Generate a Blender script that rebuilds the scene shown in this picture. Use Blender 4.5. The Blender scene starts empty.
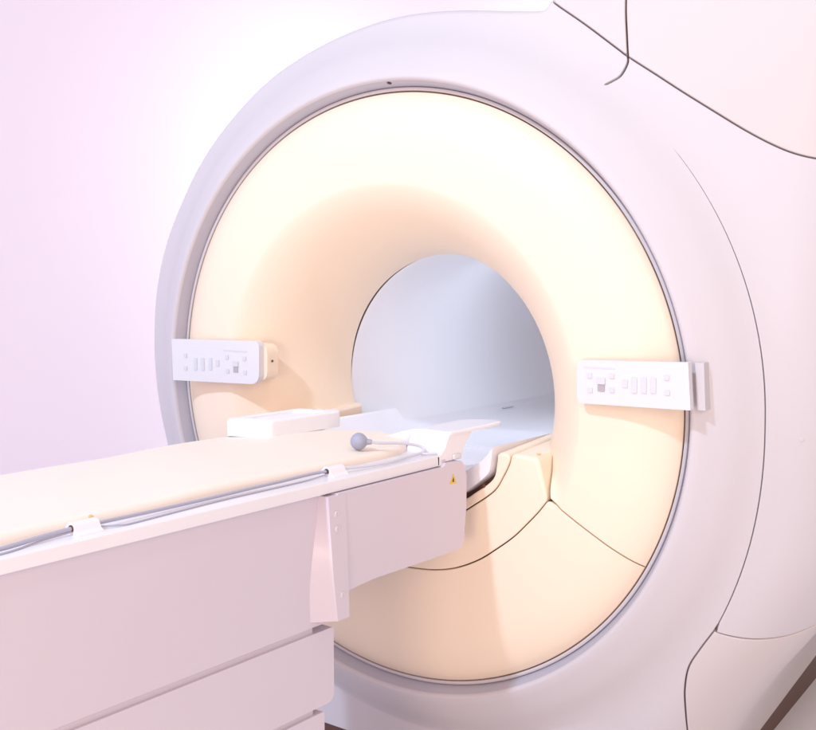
import bpy, bmesh, math, random
import numpy as np
from mathutils import Vector, Matrix
from mathutils.geometry import delaunay_2d_cdt
random.seed(4)
sc = bpy.context.scene
C = bpy.data.collections.new('scanner_room'); sc.collection.children.link(C)
FL = 1.125                                 # bore centre above the floor

# ------------------------------------------------------------------ helpers
def pchip(X, Y):
    X = np.array(X, float); Y = np.array(Y, float)
    h = np.diff(X); d = np.diff(Y)/h; m = np.zeros(len(X)); m[0] = d[0]; m[-1] = d[-1]
    for i in range(1, len(X)-1):
        if d[i-1]*d[i] > 0:
            w1 = 2*h[i]+h[i-1]; w2 = h[i]+2*h[i-1]; m[i] = (w1+w2)/(w1/d[i-1]+w2/d[i])
    def f(x):
        x = np.clip(np.asarray(x, float), X[0], X[-1]); i = np.clip(np.searchsorted(X, x)-1, 0, len(X)-2)
        t = (x-X[i])/h[i]
        return (2*t**3-3*t**2+1)*Y[i]+(t**3-2*t**2+t)*h[i]*m[i]+(-2*t**3+3*t**2)*Y[i+1]+(t**3-t**2)*h[i]*m[i+1]
    return f

def catmull(P, n=8):
    P = [np.array(p, float) for p in P]; Q = [2*P[0]-P[1]]+P+[2*P[-1]-P[-2]]; out = []
    for i in range(1, len(Q)-2):
        a, b, c, d = Q[i-1:i+3]
        for k in range(n):
            t = k/n
            out.append(.5*((2*b)+(-a+c)*t+(2*a-5*b+4*c-d)*t*t+(-a+3*b-3*c+d)*t**3))
    out.append(P[-1]); return [tuple(p) for p in out]

def arc(r, a0, a1, n, cx=0, cz=0):
    return [(cx+r*math.cos(math.radians(a0+(a1-a0)*i/n)), cz+r*math.sin(math.radians(a0+(a1-a0)*i/n))) for i in range(n+1)]

XF = {}            # root empty -> transform from modelling coordinates to the root's own frame
PRE = Matrix.Identity(4)
def link(name, me, mat, parent=None):
    o = bpy.data.objects.new(name, me); C.objects.link(o)
    r = parent
    while r is not None and r.parent: r = r.parent
    me.transform((XF[r] if r in XF else Matrix.Identity(4))@PRE)
    if mat: me.materials.append(mat)
    if parent: o.parent = parent
    return o

def densify(P, R, gap, skirt, step):
    """P closed list of (u,v); per-segment values carried linearly."""
    out = []
    n = len(P)
    for i in range(n):
        a = np.array(P[i]); b = np.array(P[(i+1) % n]); L = np.linalg.norm(b-a)
        k = max(1, int(math.ceil(L/step)))
        for j in range(k):
            t = j/k
            out.append(np.concatenate([a+(b-a)*t, [R[i]+(R[(i+1) % n]-R[i])*t, gap[i]+(gap[(i+1) % n]-gap[i])*t, skirt[i]]]))
    return np.array(out)

def loop_normals(L):
    """inward-pointing (left of travel) unit normals in 2-D"""
    d1 = L-np.roll(L, 1, 0); d2 = np.roll(L, -1, 0)-L
    d1 /= np.linalg.norm(d1, axis=1)[:, None]+1e-12; d2 /= np.linalg.norm(d2, axis=1)[:, None]+1e-12
    n1 = np.stack([-d1[:, 1], d1[:, 0]], 1); n2 = np.stack([-d2[:, 1], d2[:, 0]], 1)
    m = n1+n2; m /= np.linalg.norm(m, axis=1)[:, None]+1e-12
    s = 1/np.clip((m*n1).sum(1), .5, 1)
    return m*s[:, None]

def inside(P, L):
    x, y = P[:, 0], P[:, 1]; r = np.zeros(len(P), bool)
    x1, y1 = L[:, 0], L[:, 1]; x2, y2 = np.roll(x1, -1), np.roll(y1, -1)
    for i in range(len(L)):
        if y1[i] == y2[i]: continue
        c = ((y1[i] > y) != (y2[i] > y)) & (x < (x2[i]-x1[i])*(y-y1[i])/(y2[i]-y1[i])+x1[i])
        r ^= c
    return r

def area(L): return .5*np.sum(L[:, 0]*np.roll(L[:, 1], -1)-np.roll(L[:, 0], -1)*L[:, 1])

def surf_normal(S, uv):
    e = 1e-4
    du = S(uv[:, 0]+e, uv[:, 1])-S(uv[:, 0]-e, uv[:, 1]); dv = S(uv[:, 0], uv[:, 1]+e)-S(uv[:, 0], uv[:, 1]-e)
    n = np.cross(du, dv); return n/(np.linalg.norm(n, axis=1)[:, None]+1e-12)

def polar_pts(r0, r1, dr, dt):
    out = []
    r = r0; k = 0
    while r < r1:
        n = max(8, int(2*math.pi*r/dt)); off = (k % 2)*.5
        a = (np.arange(n)+off)*2*math.pi/n
        out.append(np.stack([r*np.cos(a), r*np.sin(a)], 1)); r += dr; k += 1
    return np.concatenate(out)

def grid_pts(u0, u1, v0, v1, s):
    u, v = np.meshgrid(np.arange(u0, u1, s), np.arange(v0, v1, s*.87)); u = u+(np.arange(u.shape[0])[:, None] % 2)*s*.5
    return np.stack([u.ravel(), v.ravel()], 1)

def panel(name, S, outline, pts, mat, parent, R=.004, gap=.004, skirt=.02, holes=(), step=.012, skirtdir=None):
    """A moulded cover: a curved sheet over the parameter plane whose edges roll over
    with radius R and run back by 'skirt'. outline: list of (u,v[,R[,gap[,skirt]]])"""
    loops = []
    for h, ol in enumerate([outline]+list(holes)):
        P = [p[:2] for p in ol]
        Rr = [p[2] if len(p) > 2 and p[2] is not None else R for p in ol]
        G_ = [p[3] if len(p) > 3 and p[3] is not None else gap for p in ol]
        K = [p[4] if len(p) > 4 and p[4] is not None else skirt for p in ol]
        D = densify(P, Rr, G_, K, step)
        a = area(D[:, :2])
        if (h == 0) != (a > 0): D = D[::-1]          # outer CCW, holes CW: inside is always on the left
        loops.append(D)
    verts = []; norms = []; faces = []
    inner_loops = []
    NA = 5
    for D in loops:
        L = D[:, :2]; nn = loop_normals(L); Rv = D[:, 2]; g = D[:, 3]; sk = D[:, 4]
        n = len(L); base = []
        Ledge = L+nn*(g/2)[:, None]
        # rings from the skirt foot to the flat
        rings = [('s', 1.0), ('s', 0.0)]+[('a', k/NA) for k in range(0, NA+1)]
        for kind, t in rings:
            if kind == 's':
                uv = Ledge; dep = Rv+np.maximum(sk-0, 0)*t; phi = np.full(n, math.pi/2)
            else:
                phi = math.pi/2*(1-t)*np.ones(n)
                uv = Ledge+nn*(Rv*(1-np.sin(phi)))[:, None]; dep = Rv*(1-np.cos(phi))
            P3 = S(uv[:, 0], uv[:, 1]); N = surf_normal(S, uv)
            q = S(uv[:, 0]-nn[:, 0]*1e-4, uv[:, 1]-nn[:, 1]*1e-4)-P3
            q -= N*(q*N).sum(1)[:, None]; q /= np.linalg.norm(q, axis=1)[:, None]+1e-12
            if skirtdir is not None and kind == 's' and t > 0:
                pos = P3-N*Rv[:, None]+np.array(skirtdir)[None]*(sk*t)[:, None]
            else:
                pos = P3-N*dep[:, None]
            b0 = len(verts); verts.extend(pos.tolist())
            nv = N*np.cos(phi)[:, None]+q*np.sin(phi)[:, None]; norms.extend(nv.tolist())
            base.append(b0)
            last = uv
        for a, b in zip(base[:-1], base[1:]):
            if a == base[0]: pass
            for i in range(n):
                j = (i+1) % n
                faces.append((a+i, a+j, b+j, b+i))
        inner_loops.append((last, base[-1]))
    P2 = []; idx = []; E = []
    for L, b0 in inner_loops:
        s = len(P2); n = len(L)
        P2.extend(L.tolist()); idx.extend(range(b0, b0+n)); E += [(s+i, s+(i+1) % n) for i in range(n)]
    B = np.array(P2)
    ok = inside(pts, inner_loops[0][0])
    for L, _ in inner_loops[1:]: ok &= ~inside(pts, L)
    pts = pts[ok]
    if len(pts):
        keep = np.ones(len(pts), bool)
        for k in range(0, len(pts), 2000):
            c = pts[k:k+2000]; d = np.sqrt(((c[:, None]-B[None])**2).sum(2)).min(1); keep[k:k+2000] = d > step*.45
        pts = pts[keep]
    nb = len(P2)
    allp = [Vector(p) for p in P2]+[Vector(p) for p in pts.tolist()]
    r = delaunay_2d_cdt(allp, E, [], 0, 1e-7)
    ov, oe, of, orig_v = r[0], r[1], r[2], r[3]
    OV = np.array([[v.x, v.y] for v in ov])
    remap = []
    P3 = S(OV[:, 0], OV[:, 1]); N = surf_normal(S, OV)
    for i, src in enumerate(orig_v):
        s = [k for k in src if k < nb]
        if s: remap.append(idx[s[0]])
        else:
            remap.append(len(verts)); verts.append(P3[i].tolist()); norms.append(N[i].tolist())
    T = np.array([f for f in of]); cen = OV[T].mean(1)
    ins = inside(cen, inner_loops[0][0])
    for L, _ in inner_loops[1:]: ins &= ~inside(cen, L)
    for f in T[ins]:
        a, b, c = OV[f]
        if (b[0]-a[0])*(c[1]-a[1])-(b[1]-a[1])*(c[0]-a[0]) < 0: f = f[::-1]
        faces.append(tuple(remap[k] for k in f))
    faces = [f for f in faces if len(set(f)) == len(f)]
    me = bpy.data.meshes.new(name); me.from_pydata(verts, [], faces); me.validate()
    me.polygons.foreach_set('use_smooth', [True]*len(me.polygons))
    if len(me.vertices) == len(norms):
        me.normals_split_custom_set_from_vertices([tuple(x) for x in norms])
    me.update()
    return link(name, me, mat, parent)

def finish(name, bm, mat, parent=None, smooth=True, bevel=None, seg=3):
    if bevel:
        es = [e for e in bm.edges if len(e.link_faces) == 2 and e.calc_face_angle(0) > .5]
        bmesh.ops.bevel(bm, geom=es, offset=bevel, segments=seg, affect='EDGES', profile=.5)
    bmesh.ops.recalc_face_normals(bm, faces=bm.faces)
    me = bpy.data.meshes.new(name); bm.to_mesh(me); bm.free()
    if smooth:
        me.polygons.foreach_set('use_smooth', [True]*len(me.polygons))
        me.set_sharp_from_angle(angle=math.radians(38))
    return link(name, me, mat, parent)

def rbox(name, x0, x1, y0, y1, z0, z1, mat, parent, bevel=.004, M=None, seg=3):
    bm = bmesh.new()
    bmesh.ops.create_cube(bm, size=1)
    for v in bm.verts:
        v.co = Vector(((x0+x1)/2+v.co.x*(x1-x0), (y0+y1)/2+v.co.y*(y1-y0), (z0+z1)/2+v.co.z*(z1-z0)))
    if M: bmesh.ops.transform(bm, matrix=M, verts=bm.verts)
    return finish(name, bm, mat, parent, bevel=bevel, seg=seg)

def prism(name, poly, ax, a0, a1, mat, parent, bevel=.004, seg=3, poly2=None):
    """poly in the plane across axis ax ('x': (y,z), 'y': (x,z), 'z': (x,y)), extruded a0..a1"""
    bm = bmesh.new()
    def mk(p, a):
        return {'x': (a, p[0], p[1]), 'y': (p[0], a, p[1]), 'z': (p[0], p[1], a)}[ax]
    A = [bm.verts.new(mk(p, a0)) for p in poly]; Bv = [bm.verts.new(mk(p, a1)) for p in (poly2 or poly)]
    n = len(poly)
    bm.faces.new(A); bm.faces.new(Bv[::-1])
    for i in range(n): bm.faces.new((A[(i+1) % n], A[i], Bv[i], Bv[(i+1) % n]))
    return finish(name, bm, mat, parent, bevel=bevel, seg=seg)

def fillet(P, r, n=5):
    """round the corners of a closed polygon; P items (x,y[,r])"""
    out = []; m = len(P)
    for i in range(m):
        p = np.array(P[i][:2], float); a = np.array(P[i-1][:2], float); b = np.array(P[(i+1) % m][:2], float)
        rr = P[i][2] if len(P[i]) > 2 else r
        da = (a-p)/np.linalg.norm(a-p); db = (b-p)/np.linalg.norm(b-p)
        ang = math.acos(max(-1, min(1, float(da@db))))
        if rr <= 0 or ang > 3.0: out.append(tuple(p)); continue
        t = min(rr/math.tan(ang/2), .45*np.linalg.norm(a-p), .45*np.linalg.norm(b-p))
        s = p+da*t; e = p+db*t
        for k in range(n+1):
            u = k/n; out.append(tuple((1-u)**2*s+2*u*(1-u)*p+u*u*e))
    return out

def lathe(name, prof, a0, a1, n, mat, parent, closed=True, cz=0):
    """revolve (r,y) about the bore axis"""
    bm = bmesh.new(); rings = []
    k = n if closed else n+1
    for i in range(k):
        t = math.radians(a0+(a1-a0)*i/n)
        rings.append([bm.verts.new((r*math.cos(t), y, cz+r*math.sin(t))) for r, y in prof])
    for i in range(k if closed else k-1):
        A = rings[i]; B = rings[(i+1) % k]
        for j in range(len(prof)-1): bm.faces.new((A[j], A[j+1], B[j+1], B[j]))
    return finish(name, bm, mat, parent)

def tube(name, P, r, mat, parent=None, seg=14, n=8, cap=True):
    P = [Vector(p) for p in (catmull(P, n) if len(P) > 2 else P)]
    rr = r if callable(r) else (lambda t: r)
    bm = bmesh.new(); rings = []; up = Vector((0, 0, 1))
    for i, p in enumerate(P):
        d = (P[min(i+1, len(P)-1)]-P[max(i-1, 0)]).normalized()
        s = d.cross(up if abs(d.z) < .95 else Vector((1, 0, 0))).normalized(); w = s.cross(d)
        q = rr(i/(len(P)-1))
        rings.append([bm.verts.new(p+(s*math.cos(a)+w*math.sin(a))*q) for a in [2*math.pi*k/seg for k in range(seg)]])
    for A, B in zip(rings[:-1], rings[1:]):
        for k in range(seg): bm.faces.new((A[k], A[(k+1) % seg], B[(k+1) % seg], B[k]))
    if cap: bm.faces.new(rings[0][::-1]); bm.faces.new(rings[-1])
    return finish(name, bm, mat, parent)

def disc(name, c, nrm, r, h, mat, parent, seg=24, bevel=.0006):
    bm = bmesh.new(); bmesh.ops.create_cone(bm, cap_ends=True, segments=seg, radius1=r, radius2=r, depth=h)
    M = Matrix.Translation(Vector(c))@Vector((0, 0, 1)).rotation_difference(Vector(nrm)).to_matrix().to_4x4()
    bmesh.ops.transform(bm, matrix=M, verts=bm.verts)
    return finish(name, bm, mat, parent, bevel=bevel, seg=2)

def empty(name, label, cat, M):
    o = bpy.data.objects.new(name, None); C.objects.link(o); o.matrix_world = M
    o.empty_display_size = .1; o['label'] = label; o['category'] = cat
    return o

# ------------------------------------------------------------------ materials
def plastic(name, col, rough=.32, coat=.25, var=.02, bump=.02, scale=260, sss=0, spec=.5):
    m = bpy.data.materials.new(name); m.use_nodes = True; nt = m.node_tree; b = nt.nodes['Principled BSDF']
    tc = nt.nodes.new('ShaderNodeTexCoord')
    n1 = nt.nodes.new('ShaderNodeTexNoise'); n1.inputs['Scale'].default_value = 3.1; n1.inputs['Detail'].default_value = 5
    nt.links.new(tc.outputs['Object'], n1.inputs['Vector'])
    mx = nt.nodes.new('ShaderNodeMix'); mx.data_type = 'RGBA'
    mx.inputs[6].default_value = (*[c*(1-var) for c in col], 1); mx.inputs[7].default_value = (*[min(1, c*(1+var)) for c in col], 1)
    nt.links.new(n1.outputs['Fac'], mx.inputs[0]); nt.links.new(mx.outputs[2], b.inputs['Base Color'])
    mr = nt.nodes.new('ShaderNodeMapRange'); mr.inputs['To Min'].default_value = rough*.85; mr.inputs['To Max'].default_value = rough*1.2
    nt.links.new(n1.outputs['Fac'], mr.inputs['Value']); nt.links.new(mr.outputs[0], b.inputs['Roughness'])
    if bump:
        n2 = nt.nodes.new('ShaderNodeTexNoise'); n2.inputs['Scale'].default_value = scale; n2.inputs['Detail'].default_value = 2
        nt.links.new(tc.outputs['Object'], n2.inputs['Vector'])
        bp = nt.nodes.new('ShaderNodeBump'); bp.inputs['Strength'].default_value = bump; bp.inputs['Distance'].default_value = .001
        nt.links.new(n2.outputs['Fac'], bp.inputs['Height']); nt.links.new(bp.outputs[0], b.inputs['Normal'])
    b.inputs['Coat Weight'].default_value = coat; b.inputs['Coat Roughness'].default_value = .15
    b.inputs['Specular IOR Level'].default_value = spec
    if sss: b.inputs['Subsurface Weight'].default_value = sss; b.inputs['Subsurface Scale'].default_value = .01
    return m
WHITE = plastic('white_plastic', (.80, .77, .81))
COVER = plastic('cover_plastic', (.62, .555, .55), rough=.55, coat=0)
LILAC = plastic('lilac_white_plastic', (.605, .565, .59), rough=.58, coat=0)
CREAM = plastic('cream_plastic', (.90, .745, .58), rough=.52, coat=.06)
COUCH = plastic('couch_plastic', (.645, .58, .645), rough=.38, coat=.12, bump=.05)
TABLE = plastic('table_white', (.84, .82, .86), rough=.35)
CTRL = plastic('control_white', (.70, .69, .72), rough=.4, coat=.1)
BTN = plastic('button_white', (.63, .63, .67), rough=.45, coat=.1)
MATT = plastic('mattress_vinyl', (.90, .80, .70), rough=.55, coat=0, var=.025, bump=.15, scale=420, sss=.1)
LINER = plastic('bore_plastic', (.85, .85, .89), rough=.35, coat=.15)
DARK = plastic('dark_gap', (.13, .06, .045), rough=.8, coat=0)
TAN = plastic('tan_gap', (.50, .33, .20), rough=.8, coat=0)
RIM_SHADE = plastic('rim_plastic_shaded', (.47, .46, .53), rough=.6, coat=0)  # recess shade put into a greyer copy of the white plastic
GAPC = plastic('brown_gap', (.21, .115, .08), rough=.8, coat=0)
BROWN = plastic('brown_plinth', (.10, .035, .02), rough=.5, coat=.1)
GREYT = plastic('grey_hose', (.42, .42, .52), rough=.45, coat=.1)
HOSEW = plastic('pale_hose', (.66, .66, .74), rough=.4, coat=.1)
BULB = plastic('grey_rubber', (.36, .37, .47), rough=.5, coat=.1, bump=.6, scale=90)
BLACK = plastic('black_plastic', (.012, .01, .012), rough=.4, coat=.1)
YEL = plastic('warning_yellow', (.75, .50, .06), rough=.5, coat=.1)
PINKG = plastic('display_grey', (.42, .39, .41), rough=.3, coat=.3)
BLOCKM = plastic('white_foam_plastic', (.86, .87, .92), rough=.5, coat=.05)
STEEL = plastic('screw_plastic', (.66, .60, .66), rough=.35)

def plain(name, c1, c2, scale, rough):
    m = bpy.data.materials.new(name); m.use_nodes = True; nt = m.node_tree; b = nt.nodes['Principled BSDF']
    n1 = nt.nodes.new('ShaderNodeTexNoise'); n1.inputs['Scale'].default_value = scale; n1.inputs['Detail'].default_value = 6
    tc = nt.nodes.new('ShaderNodeTexCoord'); nt.links.new(tc.outputs['Object'], n1.inputs['Vector'])
    cr = nt.nodes.new('ShaderNodeMix'); cr.data_type = 'RGBA'; cr.inputs[6].default_value = (*c1, 1); cr.inputs[7].default_value = (*c2, 1)
    nt.links.new(n1.outputs['Fac'], cr.inputs[0]); nt.links.new(cr.outputs[2], b.inputs['Base Color']); b.inputs['Roughness'].default_value = rough
    return m
WALLM = plain('wall_paint', (.90, .80, .90), (.91, .81, .91), 1.2, .8)
FLOORM = plain('floor_vinyl', (.80, .78, .79), (.86, .84, .85), 5, .35)

# ------------------------------------------------------------------ the scanner
GR = Matrix(((0.9983, -0.0440, 0.0377), (0.0459, 0.9977, -0.0506), (-0.0354, 0.0522, 0.9980))).to_4x4()
GM = Matrix.Translation((0, 0, FL))@GR
base_l = Vector((0, .7, -1.125))
scn = empty('mri_scanner', 'large white and cream MRI scanner with a round recessed face and an open bore', 'scanner', GM@Matrix.Translation(base_l))
XF[scn] = Matrix.Translation(-base_l)

H = pchip([.80, .82, .84, .86, .90, .94, .96, 1.0, 1.06, 1.2, 1.5, 2.0], [0, 0, .007, .020, .050, .087, .103, .128, .155, .215, .33, .5])
AZ = pchip([-1.1, -1, -.85, -.7, -.5, -.3, 0], [.58, .60, .655, .735, .86, .935, .97])
def body(u, z):
    u = np.asarray(u, float); z = np.asarray(z, float); a = AZ(z)
    t = np.maximum(u-a, 0); ph = np.minimum(t/.2, np.pi/2); ex = np.maximum(t-.2*np.pi/2, 0)
    x = np.where(u > a, a+.2*np.sin(ph), u)
    h = H(np.hypot(x, z)); k = np.clip((-z-.72)/.25, 0, 1); k = k*k*(3-2*k)*np.clip((.62-np.abs(x))/.2, 0, 1)
    h = h-k*np.maximum(h-.115, 0)*.85
    y = h+.2*(1-np.cos(ph))+ex
    return np.stack([x, y, z], -1)

arc_pts = []
for i in range(46):
    th = 41.5-72.05*i/45; r_ = .957+.035*max(0, (2-th)/32.5)**1.5
    arc_pts.append((r_*math.cos(math.radians(th)), r_*math.sin(math.radians(th))))
arc_pts[-1] = (.854, -.504)
scur = catmull([(.854, -.504), (.821, -.559), (.794, -.612), (.781, -.676), (.777, -.74), (.775, -.83), (.774, -1.07)], 5)
A_all = catmull([(.378, .994), (.469, .933), (.558, .868), (.584, .849), (.652, .805), (.714, .764), (.789, .716), (.86, .671), (.919, .638), (.967, .617), (1.02, .604), (1.10, .596), (1.25, .592), (2.1, .585)], 4)
SA1 = A_all[:13]; SA2 = A_all[12:17]; SA3 = A_all[16:]     # meets at (.584,.849) and (.652,.805)
hor = catmull([(.854, -.504), (.876, -.512), (.903, -.519), (.942, -.525), (.982, -.526), (1.02, -.524), (1.093, -.513), (1.25, -.49), (2.1, -.47)], 4)
leftc = [(.373, .999), (.362, .984), (.35, .980), (.289, .987), (.226, .994), (.152, 1.002), (.066, 1.007), (-.004, 1.008), (-.076, 1.004), (-.162, .992), (-.284, .964), (-.402, .925),
         (-.52, .874), (-.628, .806), (-.746, .714), (-.845, .615), (-.932, .497), (-.992, .408), (-1.040, .305), (-1.070, .198), (-1.082, .089), (-1.085, .0), (-1.078, -.09), (-1.059, -.19), (-1.03, -.29)]
leftc = catmull(leftc, 3)

polar = polar_pts(.825, 1.08, .012, .018)
far = grid_pts(-1.2, 2.2, -1.05, 1.5, .03); far = far[np.hypot(far[:, 0], far[:, 1]) > 1.085]
near_b = np.concatenate([polar, far])

SK = .30
# front cover, running clockwise from the foot of the S seam on the right
fc = [(p[0], p[1]) for p in scur[::-1]]                        # up the S seam
na = len(arc_pts)
def taper(i): t = min(1, i/(na*.5)); return t
for i in range(na-2, 0, -1):                                   # up the left lip of the crescent seam
    p = arc_pts[i]; t = taper(i); fc.append((p[0]-.0004, p[1], .0014*t+.0002, .0014*t))
fc.append((arc_pts[0][0], arc_pts[0][1], .0002, 0))
for i in range(1, na-1):                                       # and back down its right lip
    p = arc_pts[i]; t = taper(i); fc.append((p[0]+.0004, p[1], .0014*t+.0002, .0014*t))
fc += [(p[0], p[1], .002, .001+.0004*min(i, 5)) for i, p in enumerate(hor[1:])]+[(p[0], p[1]) for p in SA3[::-1]]
fc += [(p[0], p[1]) for p in SA2[::-1][1:-1]]+[(.5862, .8478)]
hook = catmull([(.5845, .849), (.5855, .831), (.576, .804), (.560, .791), (.546, .7825)], 4)
fc += [(p[0]+.0018, p[1]-.0012, .0025, .001) for p in hook[1:-1]]+[(.5455, .7820, .001, .0)]+[(p[0]-.0018, p[1]+.0012, .0025, .001) for p in hook[1:-1][::-1]]
fc += [(.582, .8505)]+[(p[0], p[1]) for p in SA1[::-1][1:-1]]+[(.385, .990)]
fc += [(p[0], p[1], min(.022, .006+.0016*i), .0, SK) for i, p in enumerate(leftc)]
fc += [(-1.00, -.40, .022, 0, SK), (-.95, -.985, .02, 0, .1), (-.94, -1.075, .004, 0, .05)]
fc = fc[::-1]                                              # order is fixed inside panel()
lip = [(*p, .012, 0, .004) for p in arc(.8160, 0, 360, 240)[:-1]]
front = panel('front_cover', body, fc, near_b, LILAC, scn, R=.003, gap=.0028, skirt=.02, holes=[lip], step=.012)

# side cover below the horizontal seam
low = [(p[0], p[1]) for p in scur]+[(2.1, -1.07)]+[(p[0], p[1]) for p in hor[::-1][:-1]]
lo = panel('lower_side_cover', body, low, near_b, COVER, scn, R=.003, gap=.004, step=.012)
# upper covers
vs = catmull([(.584, .849), (.573, .90), (.556, .986), (.535, 1.15), (.51, 1.45)], 4)
upr = [(p[0], p[1]) for p in SA2+SA3[1:]]+[(2.1, 1.45)]+[(p[0], p[1]) for p in vs[::-1][:-1]]
panel('upper_side_cover', body, upr, near_b, COVER, scn, R=.003, gap=.004, step=.014)
upl = [(.385, .990)]+[(p[0], p[1]) for p in SA1[1:-1]]+[(p[0], p[1]) for p in vs]+[(.34, 1.45, .02, 0, .9), (.345, 1.2, .02, 0, .9), (.36, 1.05, .02, 0, .9), (.374, 1.0, .01, 0, .9)]
panel('upper_front_cover', body, upl, near_b, COVER, scn, R=.003, gap=.004, step=.012)

# dark filler sheet whose colour stands in for the shade inside the seams
def body_in(u, z):
    P = body(u, z); uv = np.stack([np.asarray(u, float).ravel(), np.asarray(z, float).ravel()], 1)
    N = surf_normal(body, uv).reshape(P.shape); return P-N*.016
inn = [(.74, -1.05), (2.0, -1.05), (2.0, 1.42), (.42, 1.42), (.42, 1.02), (.60, .80), (.70, .60), (.80, .46), (.87, .34), (.92, .16), (.935, 0), (.92, -.16), (.88, -.34), (.80, -.50), (.745, -.62)]
inn[4:6] = [(.42, .96), (.53, .84), (.52, .765), (.60, .74)]
panel('seam_filler', body_in, inn, grid_pts(.3, 2.05, -1, 1.45, .03), GAPC, scn, R=.001, gap=0, skirt=.01, step=.03)

# barrel behind the front cover on the left and the back of the machine
bm = bmesh.new()
NB = [Vector((x, .30, z)) for x, z in leftc[6:]]+[Vector((-.99, .30, -.5)), Vector((-.90, .30, -1.07))]
Ys = [.16, .5, 1.1, 1.7, 1.95]; Sc = [.965, .965, .955, .93, .86]
rows = [[bm.verts.new((v.x*s, y, v.z*s if v.z > -.6 else v.z)) for v in NB] for y, s in zip(Ys, Sc)]
for a, b in zip(rows[:-1], rows[1:]):
    for i in range(len(NB)-1): bm.faces.new((a[i], a[i+1], b[i+1], b[i]))
finish('rear_barrel', bm, COVER, scn)
bp = [(1.16, -.3), (1.15, 1.42), (.35, 1.42), (.35, .95), (-.3, .93), (-.75, .58), (-.93, .0), (-.90, -1.06), (.77, -1.06)]
def back(u, z): u = np.asarray(u, float); return np.stack([u, np.full_like(u, 1.95), np.asarray(z, float)], -1)
panel('back_cover', back, bp, grid_pts(-1, 1.2, -1, 1.45, .1), COVER, scn, R=.01, gap=0, skirt=.02, step=.05, holes=[arc(.385, 0, 360, 64)[:-1]])

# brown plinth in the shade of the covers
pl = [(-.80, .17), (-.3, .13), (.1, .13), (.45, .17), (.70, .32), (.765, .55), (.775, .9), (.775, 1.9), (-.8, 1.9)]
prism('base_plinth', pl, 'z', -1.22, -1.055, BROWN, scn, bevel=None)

# recess ring between the lip and the face
lathe('recess_ring', [(.8166, .009), (.8110, .022), (.8035, .044), (.8035, .070)], 0, 360, 220, RIM_SHADE, scn)
lathe('trim_ring', [(.8030, .070), (.8028, .0440), (.8010, .0400), (.7965, .0385), (.7935, .0405), (.7925, .046), (.7925, .085)], 0, 360, 220, LILAC, scn)
lathe('gap_ring', [(.794, .058), (.780, .058)], 0, 360, 160, TAN, scn)
disc('sensor_hole', (-.015, .018, .8125), (0, -.4, -1), .006, .004, BLACK, scn, seg=16)

# ---- the face with its flared mouth
RB_, RO, YB, Y0, ZC, NN, MM = .373, .560, .322, -.022, -.013, 1.416, 1.043
RIM = pchip([.54, .56, .60, .68, .71, .745, .77, .79, .82], [-.022, -.022, -.020, -.010, -.002, .012, .026, .042, .07])
RH0 = .24
def face_map(u, v):
    u = np.asarray(u, float); v = np.asarray(v, float)
    rho = np.hypot(u, v); th = np.arctan2(v, u)
    a = np.clip((rho-RH0)/(RO-RH0), 0, 1)*np.pi/2
    r = np.where(rho < RO, RO-(RO-RB_)*np.power(np.cos(a), NN), rho)
    yf = YB-(YB-Y0)*np.power(np.sin(a), MM)
    x = r*np.cos(th); z = r*np.sin(th)+ZC*np.clip((RO-r)/.25, 0, 1)
    ang = np.degrees(np.arctan2(z, np.abs(x)))
    w = np.clip((ang+25)/8, 0, 1); w = w*w*(3-2*w)
    y = np.where(rho < RO, Y0+(yf-Y0)*w, RIM(r))
    return np.stack([x, y, z], -1)
def to_dom(x, z):
    zz = z
    for _ in range(6):
        r = math.hypot(x, zz); zz = z-ZC*min(1, max(0, (RO-r)/.25))
    r = math.hypot(x, zz); th = math.atan2(zz, x)
    if r >= RO: return (x, z)
    c = min(1, (RO-r)/(RO-RB_)); a = math.acos(c**(1/NN)); rho = RH0+a/(math.pi/2)*(RO-RH0)
    return (rho*math.cos(th), rho*math.sin(th))
u3 = catmull([(0, -.457), (.1, -.455), (.16, -.447), (.222, -.431), (.337, -.359), (.421, -.284), (.462, -.232), (.478, -.209)], 5)
line = [(.485, -.204), (.502, -.214), (.609, -.284), (.7045, -.3475)]
mir = lambda L: [(-p[0], p[1]) for p in L]
a_end = math.degrees(math.atan2(-.3475, .7045)); RF = .7912
rim_r = .003
out = [(*to_dom(.452, -.118), .003), (*to_dom(.468, -.16), .003), (*to_dom(.484, -.203), .002)]+[(*to_dom(*p), .0025) for p in line[1:]]
out += [(*p, rim_r, 0, .03) for p in arc(RF, a_end, 180-a_end, 200)]
out += [(*to_dom(*p), .0025) for p in mir(line[1:])[::-1]]+[(*to_dom(-.484, -.203), .002), (*to_dom(-.468, -.16), .003), (*to_dom(-.452, -.118), .003)]
am = math.degrees(math.asin(-.118/.3738))
out += [(*to_dom(-.41, -.118), .001), ]+[(*p, .001, 0, .004) for p in arc(RH0+.001, 180-am, am, 160)]+[(*to_dom(.41, -.118), .001)]
fpts = polar_pts(RH0+.006, .80, .0095, .016)
panel('face_cover', face_map, out, fpts, CREAM, scn, R=.003, gap=.003, skirt=.02, step=.01)
u3 = catmull([(0, -.456), (.05, -.4555), (.1, -.453), (.16, -.445), (.222, -.427), (.285, -.395), (.337, -.357), (.385, -.317), (.421, -.279), (.455, -.240), (.478, -.209)], 6)
lowp = [to_dom(*p) for p in mir(u3)[::-1]]+[to_dom(*p) for p in u3[1:]]+[to_dom(.485, -.207)]+[to_dom(*p) for p in line[1:]]
lowp = [(p[0], p[1], .0025) for p in lowp]
lowp += [(*p, rim_r, 0, .03) for p in arc(RF, a_end, -180-a_end, 140)]
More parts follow.
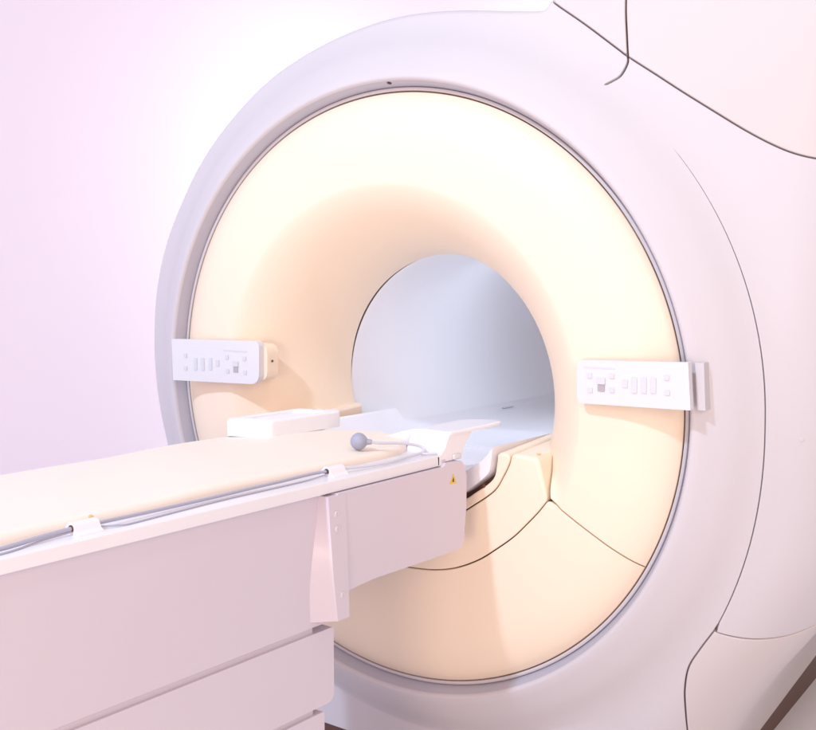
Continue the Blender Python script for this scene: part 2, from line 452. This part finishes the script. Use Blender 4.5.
lowp += [(*to_dom(*p), .0025) for p in mir(line[1:])[::-1]]
panel('lower_access_cover', face_map, lowp, fpts, CREAM, scn, R=.0025, gap=.0035, skirt=.02, step=.01)
# apron filling the bottom of the mouth
def flat(yv):
    def S(u, v):
        u = np.asarray(u, float); return np.stack([u, np.full_like(u, yv), np.asarray(v, float)], -1)
    return S
s2 = catmull([(.376, -.115), (.372, -.132), (.357, -.163), (.331, -.205), (.277, -.248), (.221, -.283), (.11, -.318), (0, -.330)], 5)
ap = [(*p, .003, .0035, .03) for p in mir(u3)[::-1]]+[(*p, .003, .0035, .03) for p in u3[1:]]
ap += [(.478, -.20, .004, .002, .3), (.466, -.16, .010, .001, .36), (.4535, -.118, .012, 0, .36), (.446, -.106, .012, 0, .36), (.388, -.1035, .010, 0, .36), (.378, -.108, .006, .002, .36)]
ap += [(*p, .003, .003, .03) for p in s2[1:]]+[(*p, .003, .003, .03) for p in mir(s2)[::-1][1:-1]]
ap += [(-.378, -.108, .006, .002, .36), (-.388, -.1035, .010, 0, .36), (-.446, -.106, .012, 0, .36), (-.4535, -.118, .012, 0, .36), (-.466, -.16, .010, .001, .36), (-.478, -.20, .004, .002, .3)]
gp = grid_pts(-.4967, .5, -.4973, -.1, .0137)
panel('mouth_apron', flat(Y0), ap, gp, CREAM, scn, R=.003, gap=.003, skirt=.03, step=.008, skirtdir=(0, 1, 0))
# collar round the docking channel
blk = catmull([(.338, -.112), (.336, -.135), (.325, -.176), (.277, -.216), (.228, -.247), (.11, -.283), (0, -.296)], 5)
co = [(*p,) for p in s2[1:]]+[(*p,) for p in mir(s2)[::-1][1:-1]]+[(-.372, -.109, .006), (-.36, -.1035, .008), (-.345, -.105, .006)]
co += [(*p,) for p in mir(blk)]+[(*p,) for p in blk[::-1][1:]]+[(.345, -.105, .006), (.36, -.1035, .008), (.372, -.109, .006)]
panel('docking_collar', flat(Y0-.001), co, gp, CREAM, scn, R=.004, gap=.003, skirt=.345, step=.008, skirtdir=(0, 1, 0))
VI = [(p[0]*.97, p[1]+.006) for p in catmull([(.331, -.122), (.329, -.135), (.319, -.172), (.273, -.210), (.225, -.240), (.11, -.275), (0, -.288)], 3)]
VI = VI+[(-p[0], p[1]) for p in VI[::-1][1:]]
# dark sheet painting the shade of the void behind collar gaps
panel('docking_shade', flat(Y0+.035), [(-.44, -.13), (-.40, -.42), (.40, -.42), (.44, -.13)]+VI, gp, DARK, scn, R=.001, gap=0, skirt=.005, step=.03)
# the channel (white tray the couch top slides into)
top = catmull([(.3335, -.104), (.328, -.112), (.305, -.137), (.276, -.158), (.235, -.178), (.12, -.199), (0, -.204)], 5)
bot = catmull([(.331, -.114), (.329, -.135), (.319, -.172), (.273, -.210), (.225, -.240), (.11, -.275), (0, -.288)], 5)
tp = mir(top)+top[::-1][1:]; bt = bot+mir(bot)[::-1][1:]
sec = tp+bt
def room_axes(c): c = Vector(c); return Matrix.Translation(c)@GR.inverted()@Matrix.Translation(-c)
PRE = room_axes((0, -.02, -.15))
prism('docking_tray', sec, 'y', -.020, .46, TABLE, scn, bevel=.002, seg=2)
PRE = room_axes((0, .324, ZC))
br = catmull([(.341, -.172), (.30, -.194), (.2, -.208), (0, -.214)], 5)
prism('bore_bridge', mir(br)+br[::-1][1:]+[(.30, -.225), (.2, -.26), (-.2, -.26), (-.30, -.225)], 'y', .462, 1.93, TABLE, scn, bevel=.002, seg=2)
rbox('slot_marker', -.318, -.311, 1.10, 1.17, -.187, -.183, CTRL, scn, bevel=.001)
PRE = Matrix.Identity(4)
disc('latch_pin', (.300, -.021, -.197), (0, -1, 0), .005, .006, BROWN, scn, seg=16)
# bore
PRE = room_axes((0, .324, ZC))
lathe('bore_liner', [(.379, .312), (.377, .318), (.3762, .335), (.3762, .7), (.3762, 1.3), (.3762, 1.93), (.385, 1.96)], 0, 360, 160, LINER, scn, cz=ZC)
PRE = Matrix.Identity(4)
prism('status_mark', [(.430, .010), (.442, .006), (.442, .014)], 'z', -.1036, -.1020, YEL, scn, bevel=None)

# ---- control panels (level with the room, so modelled in room axes)
PRE = GR.inverted()
def key(parent, x, z, w, h, yf, mat=BTN, t=.0022, r=.0015, name='button', label=None):
    o = prism(name, fillet([(x-w/2, z-h/2), (x+w/2, z-h/2), (x+w/2, z+h/2), (x-w/2, z+h/2)], r), 'y', yf-t, yf+.001, mat, parent, bevel=.0006, seg=2)
    if label: o['label'] = label
    return o
def control(outl, yf, th, keys, talls, disp, strip, label, skew):
    o = prism('control_panel', outl, 'y', yf, yf+th, CTRL, scn, bevel=.004, seg=4); o['label'] = label
    for (x, z) in keys: key(o, x, z, .012, .012, yf)
    for i, (x, z) in enumerate(talls): key(o, x, z, .0125, .036 if i != skew else .018, yf)
    for i, (x, z) in enumerate(talls[:-1]):
        x2 = (x+talls[i+1][0])/2; key(o, x2, z+.003, .0015, .026, yf, t=.0008, r=.0004, name='divider', mat=LINER)
    key(o, disp[0], disp[1]+.010, .020, .015, yf, t=.004, r=.002, name='display_frame'); key(o, disp[0], disp[1]-.006, .017, .016, yf, mat=PINKG, t=.002, r=.001, name='display')
    key(o, (strip[0]+strip[1])/2, strip[2], strip[1]-strip[0], .004, yf, t=.0008, r=.001, name='nameplate')
    return o
PRE = GR.inverted()@Matrix.Rotation(.046, 4, 'Z')
cr = fillet([(.5655, .1248, .016), (.8302, .1314, .002), (.8382, .0264, .002), (.5670, .0245, .016)], .01, n=9)
control(cr, -.055, .021, [(.5979, .0904), (.653, .0926), (.5997, .0571), (.6536, .0604), (.7831, .0957), (.7846, .0626)], [(.6853, .0767), (.7076, .0742), (.7303, .0755), (.7524, .0768)], (.6273, .0694), (.5826, .6598, .1095),
        'control panel on the right of the mouth', 0)
cl = fillet([(-.7601, .0041, .002), (-.7632, .1274, .002), (-.4146, .1339, .020), (-.4165, .0105, .034)], .01, n=9)
control(cl, -.055, .022, [(-.5376, .083), (-.4697, .0821), (-.5357, .0425), (-.4684, .0421), (-.7052, .0808), (-.705, .0426)], [(-.664, .0567), (-.6348, .0580), (-.6038, .0603), (-.5751, .0640)], (-.504, .0546), (-.5531, -.4591, .102),
        'control panel on the left of the mouth', 3)
prism('panel_backing', fillet([(-.74, .012), (-.74, .120), (-.402, .124), (-.404, .020)], .030, n=9), 'y', -.034, .012, CREAM, scn, bevel=.006)
disc('backing_screw', (-.4015, -.014, .075), (1, 0, 0), .0035, .003, BROWN, scn, seg=14)
prism('panel_bracket', [(.8330, .1290), (.8408, .0235), (.8590, .0235), (.8530, .1285)], 'y', -.018, .06, LILAC, scn, bevel=.002)
PRE = Matrix.Identity(4)
# small recessed finger grip and dimple on the side cover
PRE = Matrix.Identity(4)
for (u, z, r) in ((1.027, -.02, .006),):
    p = body(u, z); nn_ = surf_normal(body, np.array([[u, z]]))[0]
    disc('cover_cap', tuple(p), tuple(nn_), r, .0015, LILAC, scn, seg=20, bevel=.0004)

# ------------------------------------------------------------------ the couch
def z_(v): return v
cou = empty('patient_couch', 'pale pink white patient couch with panelled side reaching up to the scanner mouth', 'couch', Matrix.Translation((0, -1.3, 0)))
XF[cou] = Matrix.Translation((0, 1.3, FL))
Y1 = -2.75
rbox('couch_core', -.253, .253, Y1+.02, -.60, -.95, -.14, COUCH, cou, bevel=.003)
prism('side_panel', fillet([(Y1, -.139, .004), (Y1, -.418, .01), (-.575, -.418, .004), (-.575, -.139, .004)], .004), 'x', -.26, .26, COUCH, cou, bevel=.003)['label'] = 'tall upper side panel'
prism('side_panel', fillet([(Y1, -.433, .01), (Y1, -.597, .01), (-.541, -.597, .022), (-.541, -.433, .006)], .004), 'x', -.26, .26, COUCH, cou, bevel=.003)['label'] = 'middle side panel'
prism('side_panel', fillet([(Y1, -.611, .01), (Y1, -.955, .01), (-.573, -.955, .02), (-.573, -.611, .006)], .004), 'x', -.26, .26, COUCH, cou, bevel=.003)['label'] = 'lowest side panel'
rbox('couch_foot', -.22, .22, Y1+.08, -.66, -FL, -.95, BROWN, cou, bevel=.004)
# arm that docks on the scanner
armp = [(-.56, -.1365, .002), (-.172, -.1365, .002), (-.160, -.128, .004), (-.088, -.130, .030), (-.071, -.17, .03), (-.072, -.25, .02), (-.084, -.349, .022), (-.21, -.349, .02), (-.44, -.346, .03), (-.532, -.352, .06), (-.538, -.388, .004), (-.56, -.40, .002)]
armp = fillet(armp, .01, n=8)
arm = prism('docking_arm', armp, 'x', .246, .290, COUCH, cou, bevel=.005, seg=4)
prism('docking_arm', armp, 'x', -.285, -.246, COUCH, cou, bevel=.005, seg=4)
rbox('arm_underbody', -.246, .246, -.62, -.13, -.33, -.14, COUCH, cou, bevel=.01)  # unseen carriage between the arms, made a solid block for its shadow
# wedge shaped mounting bracket with three screws
wl = catmull([(-.586, -.139), (-.594, -.19), (-.606, -.241), (-.617, -.30), (-.622, -.345), (-.621, -.405)], 4)
wr = catmull([(-.592, -.139), (-.590, -.19), (-.587, -.252), (-.584, -.30), (-.580, -.345), (-.574, -.405)], 4)
bm = bmesh.new()
def wx(z): return .2915+.009*min(1, max(0, (-z-.14)/.27))
a = [bm.verts.new((.255, y, z)) for y, z in wl]; b = [bm.verts.new((wx(z), y, z)) for y, z in wr]
c = [bm.verts.new((wx(z), -.536+.0*z, z)) for y, z in wr]; d = [bm.verts.new((.255, -.536, z)) for y, z in wr]
for i in range(len(a)-1):
    for p, q in ((a, b), (b, c), (c, d), (d, a)): bm.faces.new((p[i], p[i+1], q[i+1], q[i]))
bm.faces.new((a[0], b[0], c[0], d[0])); bm.faces.new((d[-1], c[-1], b[-1], a[-1]))
bm.edges.ensure_lookup_table()
es = [e for e in bm.edges if len(e.link_faces) == 2 and e.calc_face_angle(0) > .6]
bmesh.ops.bevel(bm, geom=es, offset=.005, segments=3, affect='EDGES')
wedge = finish('mounting_bracket', bm, COUCH, cou)
for y, z in ((-.568, -.178), (-.567, -.210), (-.556, -.353)):
    s = disc('screw_cap', (wx(z)+.0005, y, z), (1, 0, 0), .0075, .003, STEEL, wedge, seg=24, bevel=.001)
    rbox('slot', wx(z)+.0015, wx(z)+.0022, y-.0008, y+.0008, z-.005, z+.005, GREYT, wedge, bevel=.0002, seg=1)
# warning triangle
tri = prism('warning_label', [(-.130, -.158), (-.146, -.181), (-.116, -.183)], 'x', .2898, .2907, YEL, arm, bevel=None)
prism('label_mark', [(-.1305, -.166), (-.1345, -.177), (-.128, -.1785), (-.1275, -.172)], 'x', .2906, .2910, BLACK, arm, bevel=None)
# table top with its raised head end
rbox('table_top', -.28, .28, Y1-.02, -.172, -.135, -.109, TABLE, cou, bevel=.003)
rbox('table_tongue', -.24, .20, -.175, -.02, -.128, -.111, TABLE, cou, bevel=.004)
rise = [(-.178, -.134, .002), (-.180, -.110, .0), (-.166, -.109, .004), (-.151, -.097, .006), (-.143, -.082, .006), (-.134, -.068, .006), (-.122, -.060, .004), (-.03, -.060, .004), (-.04, -.074, .01), (-.066, -.095, .01), (-.074, -.119, .01), (-.10, -.127, .004), (-.150, -.127, .003), (-.158, -.134, .002)]
prism('head_riser', fillet(rise, .004), 'x', .17, .28, TABLE, cou, bevel=.002)
def wing_s(u, v):
    u = np.asarray(u, float); t = np.clip((.20-u)/.22, 0, 1); t = t*t*(3-2*t)
    return np.stack([u, np.asarray(v, float), -.057-.050*t], -1)
wing = fillet([(.281, -.129, .01), (.285, .04, .05), (.280, .112, .04), (.245, .126, .03), (.160, .078, .05), (.09, .015, .05), (.02, -.03, .05), (-.06, -.09, .03), (-.02, -.129, .02)], .02, n=8)
panel('head_wing', wing_s, [(p[0], p[1], None, None, .003 if p[0] > .15 else .040) for p in wing], grid_pts(-.1, .3, -.2, .2, .012), TABLE, cou, R=.006, gap=0, skirt=.003, step=.008)
prism('wing_underside', [(p[0]*.985+.002, p[1]*.985) for p in wing if p[0] > .15], 'z', -.0665, -.0625, TABLE, cou, bevel=.001)
rbox('latch', .262, .286, -.120, -.085, -.127, -.113, CTRL, cou, bevel=.004)
rbox('latch', .272, .2815, -.168, -.150, -.127, -.120, COUCH, cou, bevel=.002)
# cable clips on the table edge
def clip(y0, y1, x):
    P = [(x-.018, -.110), (x-.018, -.098, .010), (x-.006, -.0875, .010), (x+.008, -.090, .008), (x+.014, -.103, .006), (x+.022, -.1075, .003), (x+.022, -.110)]
    P = fillet([p if len(p) > 2 else (*p, 0) for p in P], .004)
    o = prism('cable_clip', P, 'y', y0, y1, TABLE, cou, bevel=.0015, seg=2)
    bm = bmesh.new()
    bmesh.ops.create_cone(bm, cap_ends=True, segments=24, radius1=.0062, radius2=.0062, depth=.002)
    bmesh.ops.transform(bm, matrix=Matrix.Translation((x, y0-.0006, -.0985))@Matrix.Rotation(math.pi/2, 4, 'X'), verts=bm.verts)
    finish('clip_hole', bm, BROWN, o)
clip(-1.185, -1.135, .238); clip(-.535, -.487, .238)
# thin cable along the edge
tube('edge_cable', [(.262, -1.36, -.107), (.258, -1.31, -.107), (.243, -1.25, -.106), (.240, -1.185, -.1035)], .0016, GREYT, cou, n=6)
tube('edge_cable', [(.242, -1.135, -.1035), (.255, -1.10, -.106), (.257, -1.07, -.107), (.248, -.95, -.107), (.241, -.82, -.107), (.242, -.62, -.107), (.240, -.535, -.1035)], .0016, GREYT, cou, n=6)

# ------------------------------------------------------------------ mattress
mat_e = empty('mattress', 'cream vinyl mattress pad lying on the patient couch', 'mattress', Matrix.Translation((0, -1.3, FL-.109)))
XF[mat_e] = Matrix.Translation((0, 1.3, .109))
def mt(x, y):
    x = np.asarray(x, float); y = np.asarray(y, float)
    z = -.0835-.006*((x+.03)/.24)**2+.0016*np.sin(y*7.3+x*5)+.0010*np.sin(y*17+x*11+1)+.0012*np.sin(x*21+y*3)
    return np.stack([x, y, z], -1)
mo = catmull([(.208, -2.72), (.208, -2.2), (.209, -1.6), (.209, -1.2), (.206, -.9), (.205, -.6), (.205, -.38), (.200, -.26), (.180, -.175), (.13, -.115), (.06, -.078), (0, -.068), (-.08, -.082), (-.17, -.135), (-.235, -.215), (-.264, -.32), (-.268, -.45), (-.266, -.9), (-.27, -1.3), (-.27, -2.2), (-.27, -2.72)], 5)
pad = panel('pad', mt, [(p[0], p[1]) for p in mo], grid_pts(-.3, .3, -2.75, 0, .022), MATT, mat_e, R=.016, gap=0, skirt=.008, step=.012)
dot = disc('fastener_tab', (.205, -1.12, -.0965), (.8, 0, .5), .006, .003, YEL, mat_e, seg=20)
bsh = plastic('tab_yellow', (.75, .55, .30), rough=.7, coat=0); dot.data.materials[0] = bsh

# ------------------------------------------------------------------ white positioning block on the far side of the mattress
ang = math.atan2(.29, .095)
blk_e = empty('positioning_block', 'low white tray shaped block lying on the far edge of the mattress', 'block', Matrix.Translation((-.19, -.21, FL-.082)))
XF[blk_e] = Matrix.Translation((.19, .21, .082))
bo = [(-.250, -.372), (-.128, -.325), (-.120, -.052), (-.243, -.098)]
bo_f = fillet(bo, .018, n=6)
def shrink(P, k):
    cx = sum(p[0] for p in P)/len(P); cy = sum(p[1] for p in P)/len(P); return [(cx+(p[0]-cx)*k, cy+(p[1]-cy)*k) for p in P]
def flatz(zv):
    def S(u, v): u = np.asarray(u, float); return np.stack([u, np.asarray(v, float), np.full_like(u, zv)], -1)
    return S
bi = fillet(shrink(bo, .72), .02, n=6)
panel('block_shell', flatz(-.041), bo_f, grid_pts(-.3, 0, -.4, 0, .012), BLOCKM, blk_e, R=.008, gap=0, skirt=.036, holes=[[(*p, .005, 0, .006) for p in bi]], step=.008)
prism('block_recess', fillet(shrink(bo, .74), .02, n=6), 'z', -.062, -.049, BLOCKM, blk_e, bevel=None)

# ------------------------------------------------------------------ squeeze bulb with its air hose
call = empty('call_bulb', 'grey squeeze bulb on a thin air hose lying at the mattress edge', 'call bulb', Matrix.Translation((.167, -.324, FL-.0845)))
XF[call] = Matrix.Translation((-.167, .324, .0845))
bm = bmesh.new(); bmesh.ops.create_uvsphere(bm, u_segments=40, v_segments=24, radius=.0205)
for v in bm.verts:
    f = v.co.x/.0205
    v.co.y *= 1-.10*max(0, f); v.co.z *= 1-.10*max(0, f)
    th = math.atan2(v.co.z, v.co.y); v.co *= 1+.012*math.cos(8*th)*(1-f*f)
bmesh.ops.transform(bm, matrix=Matrix.Translation((.160, -.330, -.066))@Matrix.Rotation(math.radians(55), 4, 'Z'), verts=bm.verts)
bulb = finish('bulb', bm, BULB, call)
d_ = Vector((math.cos(math.radians(35)), math.sin(math.radians(35)), -.05)).normalized(); c0 = Vector((.160, -.330, -.066))
tube('bulb_neck', [c0+d_*.017, c0+d_*.024, c0+d_*.030], lambda t: .0075-.002*t, BULB, call, n=3)
tube('air_hose', [c0+d_*.028, (.192, -.290, -.072), (.205, -.235, -.078), (.222, -.185, -.088), (.238, -.175, -.098), (.247, -.20, -.1015), (.250, -.265, -.103), (.258, -.330, -.103), (.255, -.40, -.102), (.246, -.455, -.100), (.239, -.49, -.0985), (.238, -.51, -.0985)], .0036, HOSEW, call, n=8)
tube('air_hose', [(.238, -.53, -.0985), (.230, -.57, -.0985), (.229, -.67, -.100), (.225, -.75, -.1015), (.226, -.84, -.1025), (.227, -.92, -.1025), (.231, -1.0, -.1015), (.235, -1.075, -.100), (.238, -1.14, -.0985)], .0033, GREYT, call, n=8)
tube('air_hose', [(.238, -1.18, -.0985), (.240, -1.225, -.0995), (.245, -1.27, -.1005), (.252, -1.33, -.1015), (.255, -1.45, -.1015), (.25, -1.7, -.1015)], .0038, GREYT, call, n=8)
tube('hose_end', [(.247, -.203, -.1035), (.262, -.190, -.104), (.272, -.172, -.105)], .0030, HOSEW, call, n=4)

# ------------------------------------------------------------------ setting
def sheet(name, pts, mat):
    me = bpy.data.meshes.new(name); me.from_pydata(pts, [], [(0, 1, 2, 3)]); o = link(name, me, mat); o['kind'] = 'structure'; return o
sheet('floor', [(-9, -7, 0), (9, -7, 0), (9, 9, 0), (-9, 9, 0)], FLOORM)
sheet('wall', [(-3.1, 9, 0), (-3.1, -7, 0), (-3.1, -7, 5.2), (-3.1, 9, 5.2)], WALLM)

# ------------------------------------------------------------------ lamps
def lamp(name, loc, to, w, size, col, shape='DISK', sy=None):
    l = bpy.data.lights.new(name, 'AREA'); l.energy = w; l.size = size; l.color = col; l.shape = shape
    if sy: l.size_y = sy
    o = bpy.data.objects.new(name, l); C.objects.link(o); o.location = loc
    o.rotation_euler = (Vector(to)-Vector(loc)).to_track_quat('-Z', 'Y').to_euler(); return o
lamp('key_lamp', (-.20, -6.2, FL+5.6), (0, 0, FL-.2), 390, .40, (.58, .76, 1))
lamp('fill_lamp', (3.7, -2.9, FL+1.3), (.3, 0, FL+.1), 58, 1.8, (1, .68, .56))
lamp('front_fill', (1.9, -5.6, FL-.25), (0, 0, FL), 76, 1.6, (1, .76, .60))  # added fill, no real source; lightens the shading of the flared mouth
lamp('ceiling_lamp', (1.35, -.9, FL+2.2), (.3, -.9, FL-.2), 5, .25, (1, .93, .95))
lamp('bore_fill', (0, .80, FL+.33), (-.15, .6, FL-.2), 2.4, .10, (.78, .88, 1), 'RECTANGLE', .8)  # added to brighten the bore; no fixture is modelled
lamp('wall_fill', (-1.5, 3.4, FL+.7), (-3.1, 3.2, FL+.6), 30, 1.4, (1, .98, 1))  # added light hidden behind the scanner, whitens the wall around its outline
lamp('wall_fill', (-.9, 6.6, FL+1.6), (-3.1, 6.6, FL+1.4), 46, 1.5, (1, .98, 1))  # second added light, lifts the far stretch of wall
w = bpy.data.worlds.new('World'); sc.world = w; w.use_nodes = True
bg = w.node_tree.nodes['Background']; bg.inputs[0].default_value = (1.0, .925, .94, 1); bg.inputs[1].default_value = .64

# ------------------------------------------------------------------ camera
cam = bpy.data.cameras.new('camera'); co_ = bpy.data.objects.new('camera', cam); C.objects.link(co_); sc.camera = co_
cam.sensor_width = 36; cam.lens = 1092/816*36; cam.clip_end = 100; cam.clip_start = .05
R_ = Matrix(((.80211, -.05122, .59497), (.59717, .06879, -.79916), (0, .99632, .08576)))
M4 = R_.to_4x4(); M4.translation = Vector((1.76056, -2.28820, .33054+FL)); co_.matrix_world = M4
sc.view_settings.view_transform = 'Standard'; sc.view_settings.look = 'None'; sc.view_settings.exposure = .03; sc.view_settings.gamma = 1
sc.render.engine = 'CYCLES'
